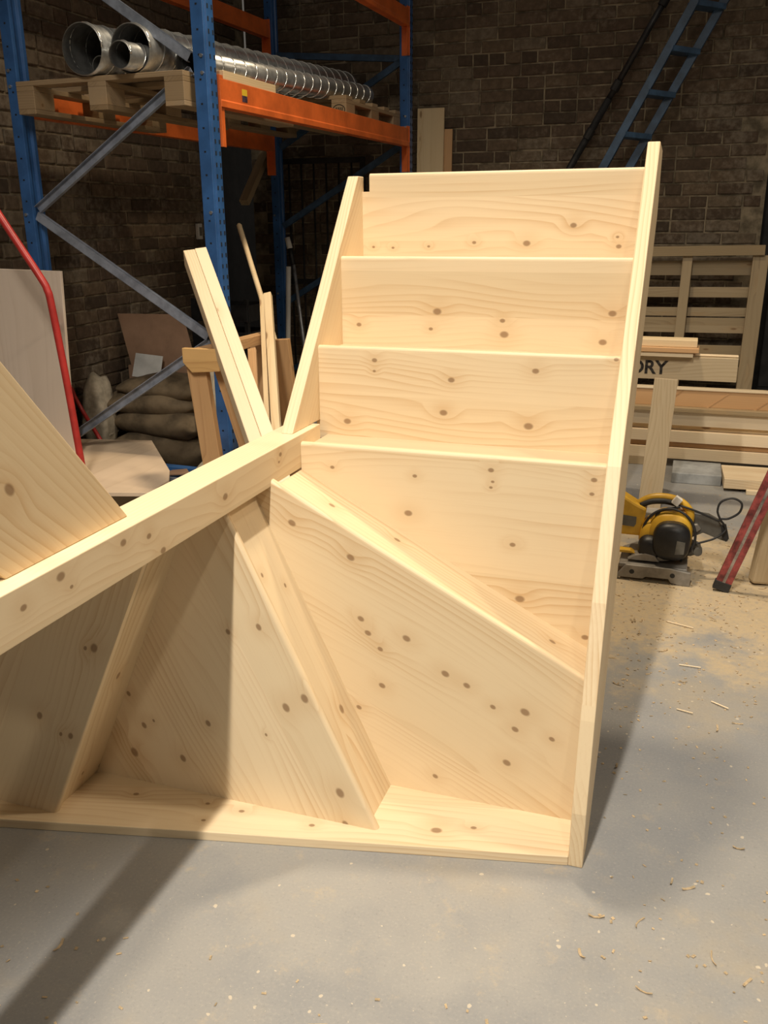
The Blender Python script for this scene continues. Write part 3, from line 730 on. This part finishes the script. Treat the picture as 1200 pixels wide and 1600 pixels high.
bm = bmesh.new(); prism(bm, [(-.025, 0), (.025, 0), (.025, .05), (.03, .055), (.03, .075), (-.025, .075)], lambda p, q, w: (w, p, q), .0, .52); mk('profile', bm, 'blue', o, .002)
bm = bmesh.new(); box(bm, .52, .525, -.035, .035, 0, .12); mk('end_plate', bm, 'blue', o, .001)
sack('crumpled pale plastic rubbish on the floor beside the rack foot', (-1.36, 2.22, 0), (.42, .34, .19), .4, 'sack_pale', 9, None)
bm = bmesh.new(); prism(bm, [(0, 0), (.10, -.02), (.22, .01), (.16, .08), (.05, .10)], lambda p, q, w: (p, q, w+.04*math.sin(9*p)+.05), 0, .012)
o = mk('crushed_cardboard', bm, 'card', None, .003); o.location = (-1.86, 2.16, -.02); tag(o, 'crushed piece of cardboard on the floor before the sacks', 'cardboard')

# ------------------------------------------------------------------ right side: pallet, timber stack, trestle
wp = empty('pallet', (.95, 4.70, 0), 0, 'grey weathered pallet standing upright against the back wall beside the doorway', 'pallet')
for x, w in ((-.42, .09), (-.085, .065), (.385, .10)):
    plank('bearer', (x, -.06, .0), (x+.02, .02, 1.175), w, .05, 'old_timber', wp, up=(0, -1, 0))
plank('top_rail', (-.47, .0, 1.195), (.425, .0, 1.21), .07, .065, 'old_timber', wp, up=(0, 0, 1))
for z0, z1 in ((1.03, 1.13), (.88, .95), (.75, .81), (.635, .74), (.45, .55), (.30, .40), (.10, .20)):
    zc = (z0+z1)/2; plank('slat', (-.46, .03+zc*.06, zc), (.42, .03+zc*.06, zc+.01), z1-z0, .02, 'old_timber', wp, up=(0, -1, 0))

stack_rows = [  # z0, z1, y front, depth, x0, x1, material, label, name
    (.050, .118, 3.40, .10, .20, 2.3, 'pale_timber', 'lowest pale plank of the timber stack beyond the saw', 'stacked_plank'),
    (.120, .150, 3.42, .14, .25, 2.3, 'brown_timber', 'thin reddish plank second from the bottom of the timber stack', 'stacked_plank'),
    (.152, .220, 3.40, .12, .18, 2.3, 'pale_timber', 'pale plank third from the bottom of the timber stack', 'stacked_plank'),
    (.222, .250, 3.44, .14, .25, 2.3, 'timber', 'thin yellow plank fourth from the bottom of the timber stack', 'stacked_plank'),
    (.252, .335, 3.41, .12, .22, 2.3, 'pale_timber', 'broad pale plank in the upper half of the timber stack', 'stacked_plank'),
    (.337, .362, 3.38, .16, .20, 2.3, 'old_timber', 'grey thin board under the brown joist on the timber stack', 'stacked_plank'),
]
for z0, z1, y, dp, x0, x1, mt, lb, nm in stack_rows:
    o = plank(nm, (x0, y+dp/2, (z0+z1)/2), (x1, y+dp/2, (z0+z1)/2), dp, z1-z0, mt); tag(o, lb, 'plank', 'planks of the timber stack')
o = empty('stack_bearer', (.75, 3.47, 0), 0, 'dark timber bearer under the left end of the timber stack', 'bearer')
plank('bearer_block', (-.25, .0, .025), (.10, .0, .025), .14, .05, 'old_timber', o)
o = empty('stack_bearer', (1.8, 3.47, 0), 0, 'timber bearer under the right end of the timber stack', 'bearer')
plank('bearer_block', (-.10, .0, .025), (.10, .0, .025), .14, .05, 'old_timber', o)
ij = empty('timber_joist', (.2, 3.46, .362), 0, 'brown boarded joist with pale top strip on top of the timber stack', 'joist')
plank('web', (.25, 0, .049), (2.1, 0, .049), .05, .098, 'brown_timber', ij)
plank('top_flange', (.28, -.002, .104), (2.1, -.002, .104), .062, .012, 'pale_timber', ij)
for x in (.62, .88, 1.14, 1.4):
    bm = bmesh.new(); prism(bm, [(x, 0), (x+.012, 0), (x+.132, .097), (x+.12, .097)], lambda p, q, w: (p, w, q), -.0275, -.0252); mk('diagonal_lath', bm, 'brown_timber', ij)

ts_ = empty('trestle', (.85, 2.60, 0), 0, 'timber trestle with stencilled top board carrying loose planks behind the staircase', 'trestle')
tb = plank('top_board', (-.30, .0, .715), (.335, .0, .715), .040, .115, 'trestle_timber', ts_)
plank('leg', (.010, -.035, .665), (-.018, -.05, .0), .112, .028, 'trestle_timber', ts_, up=(0, -1, 0))
plank('leg', (-.22, -.035, .665), (-.25, -.05, .0), .112, .028, 'trestle_timber', ts_, up=(0, -1, 0))
plank('leg', (.010, .035, .665), (-.02, .30, .0), .112, .028, 'trestle_timber', ts_, up=(0, 1, 0))
plank('leg', (-.22, .035, .665), (-.25, .30, .0), .112, .028, 'trestle_timber', ts_, up=(0, 1, 0))
fc = bpy.data.curves.new('lettering', 'FONT'); fc.body = 'DRY'; fc.size = .092; fc.extrude = .0006; fc.offset = .0022; fc.space_character = .98
fo = bpy.data.objects.new('tmp', fc); COL.objects.link(fo)
bpy.context.view_layer.update()
me = bpy.data.meshes.new_from_object(fo.evaluated_get(bpy.context.evaluated_depsgraph_get()))
bpy.data.objects.remove(fo, do_unlink=True)
me.materials.clear(); me.materials.append(M['ink'])
lo = bpy.data.objects.new('lettering', me); COL.objects.link(lo); lo.parent = ts_
lo.rotation_euler = (math.pi/2, 0, 0); lo.location = (-.170, -.0212, .685)
tag(lo, 'black stencilled letters DRY')
for k, (z, t, x1, y, mt, lb) in enumerate(((.786, .022, .125, .0, 'pale_timber', 'lowest of three loose planks lying on the trestle'), (.809, .022, .150, -.01, 'brown_timber', 'middle of three loose planks lying on the trestle'), (.838, .034, .140, .02, 'timber', 'topmost of three loose planks lying on the trestle'))):
    o = plank('loose_plank', (.45, 2.60+y, z), (.85+x1, 2.60+y, z), .12, t, mt); tag(o, lb, 'plank', 'loose planks on the trestle')
o = plank('loose_plank', (.97, 2.62, .779), (1.185, 2.62, .779), .035, .008, 'pale_timber'); tag(o, 'thin pale lath on the right end of the trestle', 'lath')

bm = bmesh.new(); box(bm, .925, 1.190, 3.045, 3.33, 0, .06); o = mk('stone_slab', bm, 'slab', None, .004); tag(o, 'grey stone slab on the floor before the timber stack', 'slab')
o = plank('pale_board', (1.195, 3.10, .045), (1.75, 3.12, .045), .30, .055, 'pale_timber'); tag(o, 'wide pale board lying on the floor right of the grey slab', 'board')
o = plank('thin_stick', (1.315, 2.93, .0125), (1.62, 2.935, .0125), .03, .024, 'pale_timber'); tag(o, 'short pale stick before the wide pale board', 'stick')
o = plank('metal_plate', (.60, 2.16, .045), (.925, 2.165, .045), .09, .012, 'grey', up=(0, -1, 0)); tag(o, 'grey drilled plate standing behind the yellow saw', 'plate')
bm = bmesh.new()
# trestle legs and red level at the right edge of the view
st = empty('workbench_trestle', (1.42, 1.55, 0), 0, 'pale timber trestle legs at the right edge behind the red level', 'trestle')
plank('leg', (-.105, .07, .005), (-.035, .10, .72), .085, .06, 'old_timber', st, up=(.3, -1, 0), bevel=.012)
plank('leg', (-.03, -.10, .005), (.03, -.06, .72), .085, .06, 'old_timber', st, up=(.3, -1, 0), bevel=.012)
plank('top_beam', (.0, -.25, .745), (.0, .55, .745), .10, .06, 'old_timber', st)
plank('side_block', (-.075, .46, .345), (.14, .46, .345), .10, .10, 'brown_timber', st, bevel=.012)
lv = empty('spirit_level', (1.165, 1.49, 0), 0, 'worn red spirit level leaning on the trestle at the right edge', 'spirit level')
q0, q1 = Vector((.0, 0, .02)), Vector((.30, .04, 1.0))
bm = bmesh.new(); bar(bm, q0, q1, .022, .060, (1, 0, 0)); mk('body', bm, 'red_old', lv, .002)
bm = bmesh.new(); bar(bm, q0+Vector((.002, -.0118, .01)), q1+Vector((.002, -.0118, 0)), .0016, .011, (1, 0, 0)); mk('groove_strip', bm, 'greystrip', lv)
bm = bmesh.new(); bar(bm, q0+Vector((-.004, 0, -.014)), q0+Vector((.006, 0, .022)), .026, .064, (1, 0, 0)); mk('end_cap', bm, 'rubber', lv, .002)

# ------------------------------------------------------------------ mitre saw
sw = empty('mitre_saw', (.92, 1.62, 0), 0, 'yellow and black mitre saw standing on the sawdusty floor', 'saw')
XZ = lambda p, q, w: (p, w, q)
bm = bmesh.new(); prism(bm, [(-.165, .0), (-.15, .012), (-.06, .012), (-.05, .022), (.04, .022), (.05, .006), (.085, .0), (.125, .0), (.125, .058), (.05, .068), (-.13, .068), (-.165, .02)], XZ, -.125, -.105); bf = mk('base_front', bm, 'grey', sw, .003)
bm = bmesh.new()
for x in (-.105, .055): tube(bm, [(x, -.1265, .04), (x, -.124, .04)], .010, 14)
tag(mk('bolt_hole', bm, 'rubber', bf), kind='stuff')
bm = bmesh.new(); prism(bm, [(-.16, -.11), (.11, -.11), (.11, .10), (.06, .16), (-.12, .16), (-.16, .10)], lambda p, q, w: (p, q, w), .05, .068); mk('base_table', bm, 'grey', sw, .004)
for x in (-.14, .09):
    for y in (.08,):
        bm = bmesh.new(); box(bm, x-.02, x+.02, y-.02, y+.02, 0, .056); mk('foot', bm, 'grey', sw, .004)
bm = bmesh.new(); prism(bm, [(-.13, .078), (.0, .078), (-.02, .105), (-.06, .112), (-.10, .10)], XZ, -.09, -.06); mk('fence', bm, 'grey', sw, .004)
bm = bmesh.new(); tube(bm, [(-.03, .02, .078), (-.03, .02, .098)], .10, 28); mk('turntable', bm, 'grey', sw, .002)
bm = bmesh.new(); prism(bm, [(.04, .078), (.12, .078), (.16, .10), (.155, .125), (.11, .14), (.06, .15)], XZ, .02, .08); mk('pivot_arm', bm, 'guard', sw, .006)
bm = bmesh.new(); tube(bm, [(.145, .02, .115), (.145, -.02, .115)], .018, 14); mk('pivot_knob', bm, 'guard', sw, .002)
# motor: rounded yellow housing with black end cap towards the viewer
def lozenge(rx, rz, n=28, e=2.6):
    return [(rx*math.copysign(abs(math.cos(t))**(2/e), math.cos(t)), rz*math.copysign(abs(math.sin(t))**(2/e), math.sin(t))) for t in [2*math.pi*k/n for k in range(n)]]
def loft(bm, secs):
    rings = [[bm.verts.new(p) for p in s] for s in secs]; n = len(rings[0])
    for A, B in zip(rings, rings[1:]):
        for k in range(n): bm.faces.new([A[k], A[(k+1) % n], B[(k+1) % n], B[k]])
    bm.faces.new(rings[0]); bm.faces.new(rings[-1][::-1])
mc = (.03, .182)
def sec(rx, rz, y, dx=0, dz=0): return [(mc[0]+dx+p, y, mc[1]+dz+q) for p, q in lozenge(rx, rz)]
bm = bmesh.new(); loft(bm, [sec(.080, .086, .08), sec(.088, .094, .04), sec(.088, .094, -.03), sec(.080, .088, -.05)]); mt = mk('motor_housing', bm, 'yellow', sw, 0, True)
bm = bmesh.new(); loft(bm, [sec(.074, .080, -.045, .008, -.012), sec(.074, .080, -.085, .008, -.012), sec(.066, .070, -.105, .008, -.012), sec(.045, .05, -.112, .008, -.012)]); mk('motor_cap', bm, 'black', mt, 0, True)
bm = bmesh.new(); prism(bm, [(.055, .127), (.09, .132), (.092, .182), (.06, .187)], XZ, -.1135, -.111); mk('rating_plate', bm, 'guard', mt)
bm = bmesh.new(); loft(bm, [[(-.045+p, y, .125+q) for p, q in lozenge(a, b)] for a, b, y in ((.045, .05, .0), (.048, .055, -.05), (.04, .045, -.08), (.025, .03, -.088))]); mk('gear_cover', bm, 'black', sw, 0, True)
bm = bmesh.new(); loft(bm, [[(-.03+p, y, .165+q) for p, q in lozenge(a, b)] for a, b, y in ((.06, .07, .06), (.065, .075, .0), (.055, .062, -.045))]); mk('gear_housing', bm, 'yellow', sw, 0, True)
# saw head and front handle, running left behind the staircase
bm = bmesh.new(); prism(bm, [(-.50, .16), (-.085, .16), (-.07, .28), (-.115, .30), (-.21, .355), (-.30, .38), (-.50, .36)], XZ, -.02, .06); hd = mk('saw_head', bm, 'yellow', sw, .010)
bm = bmesh.new(); prism(bm, [(-.195, .205), (-.115, .20), (-.108, .213), (-.108, .243), (-.195, .25)], XZ, -.0225, -.019); mk('name_panel', bm, 'guard', hd)
bm = bmesh.new(); prism(bm, [(-.50, .095), (-.10, .095), (-.12, .108), (-.50, .108)], XZ, -.06, -.02); mk('fence_rail', bm, 'yellow', sw, .003)
bm = bmesh.new(); tube(bm, spline([(-.11, .02, .285), (-.06, .02, .318), (.0, .02, .326), (.06, .02, .312), (.10, .02, .27), (.10, .02, .22)], 5), .017, 12); hn = mk('carry_handle', bm, 'yellow', sw, 0, True)
bm = bmesh.new(); tube(bm, spline([(-.095, .005, .288), (-.055, .003, .308), (.0, .003, .314), (.045, .003, .306)], 5), .012, 10); mk('grip', bm, 'rubber', hn, 0, True)
bm = bmesh.new(); box(bm, .035, .085, -.005, .05, .235, .275); mk('trigger_block', bm, pine('block_orange', light=(.5, .24, .06), dark=(.3, .14, .04)), sw, .006)
# blade guard
bm = bmesh.new(); prism(bm, [(.09, .262), (.175, .255), (.215, .235), (.262, .165), (.258, .145), (.235, .150), (.16, .175), (.10, .14)], XZ, .055, .085); gd = mk('blade_guard', bm, 'guard', sw, .004)
bm = bmesh.new(); prism(bm, [(.225, .22), (.245, .225), (.262, .165), (.25, .15), (.235, .17)], XZ, .04, .056); mk('guard_lip', bm, 'rubber', gd, .002)
bm = bmesh.new(); prism(bm, [(.105, .212), (.135, .215), (.15, .195), (.135, .18), (.11, .19)], XZ, .04, .056); mk('guard_catch', bm, 'grey', gd, .003)
# cable: wound round the motor, free loop on the right
bm = bmesh.new()
lp = [(mc[0]+.104*math.cos(t)-.005, -.035, mc[1]+.115*math.sin(t)-.002) for t in [math.radians(a) for a in range(250, -80, -15)]]
tube(bm, spline([(.06, -.02, .30), (-.03, -.03, .262)]+lp[:20:2]+[(.08, -.04, .075)], 4), .0055, 8)
tube(bm, spline([(-.02, .0, .318), (.055, -.01, .306), (.12, .0, .285), (.175, .01, .262), (.218, .02, .246), (.205, .02, .285), (.214, .02, .325), (.255, .02, .345), (.292, .02, .328), (.288, .02, .288), (.25, .02, .258), (.22, .02, .252), (.238, .03, .225), (.242, .03, .20), (.20, .0, .172), (.13, -.02, .15)], 5), .0045, 8)
mk('power_cable', bm, 'rubber', sw, 0, True)
bm = bmesh.new(); bar(bm, (.035, -.02, .312), (.055, -.022, .342), .030, .022, (0, 1, 0)); mk('plug', bm, 'white', sw, .003)

# ------------------------------------------------------------------ loose dust, chips and shavings on the floor
bm = bmesh.new(); r = random.Random(5)
for k in range(1500):
    t = r.random()
    if t < .5: x, y = r.gauss(1.0, .35), r.gauss(1.15, .55)
    elif t < .75: x, y = r.uniform(-.9, 1.5), r.uniform(-1.3, -.25)
    else: x, y = r.uniform(.85, 2.2), r.uniform(-.6, 3.)
    if -.92 < x < .86 and -.75 < y < .1: continue
    L = r.uniform(.004, .011) if r.random() < .93 else r.uniform(.018, .04); wv = r.uniform(.0015, .0035); a = r.uniform(0, 6.28); c, s = math.cos(a), math.sin(a)
    curl = r.uniform(0, .5)
    prev = None; seg = 3 if L > .015 else 1
    for i in range(seg+1):
        q = L*(i/seg-.5); b = curl*q*q*40
        px, py = x+c*q-s*b, y+s*q+c*b; zz = .0012+(.004 if i in (0, seg) and seg > 1 else 0)
        cur = (bm.verts.new((px-s*wv, py+c*wv, zz)), bm.verts.new((px+s*wv, py-c*wv, zz+.001)))
        if prev: bm.faces.new([prev[0], prev[1], cur[1], cur[0]])
        prev = cur
bmesh.ops.solidify(bm, geom=bm.faces[:], thickness=.0006)
o = mk('wood_shavings', bm, 'shaving'); tag(o, 'pale wood chips and shavings strewn over the grey floor', 'shavings', kind='stuff')
for i, (x, y, a, L) in enumerate(((.97, 1.12, -.35, .10), (1.02, .78, -.05, .07), (1.40, 1.0, -.5, .07), (1.02, .48, -.3, .05), (1.12, .56, -.6, .06))):
    lbs = ('long pale splinter on the sawdust before the saw', 'pale splinter on the floor beside the right string', 'small pale offcut on the floor at the right edge', 'thin curled shaving nearest the staircase on the right', 'thin shaving beside the dark patch on the floor')
    o = plank('wood_splinter', (x, y, .004), (x+L*math.cos(a), y+L*math.sin(a), .006), .0045, .003, 'pale_timber'); tag(o, lbs[i], 'splinter', 'splinters on the floor')

bm = bmesh.new(); box(bm, 0, .025, -.03, .03, -.055, .055); sb = mk('socket_box', bm, 'white', None, .004); sb.location = (-2.549, 4.02, 1.35); tag(sb, 'small white electrical box on the left brick wall behind the rack upright', 'socket')
bm = bmesh.new(); box(bm, .025, .028, -.018, .018, -.03, .03); mk('switch_plate', bm, 'grey', sb, .001)
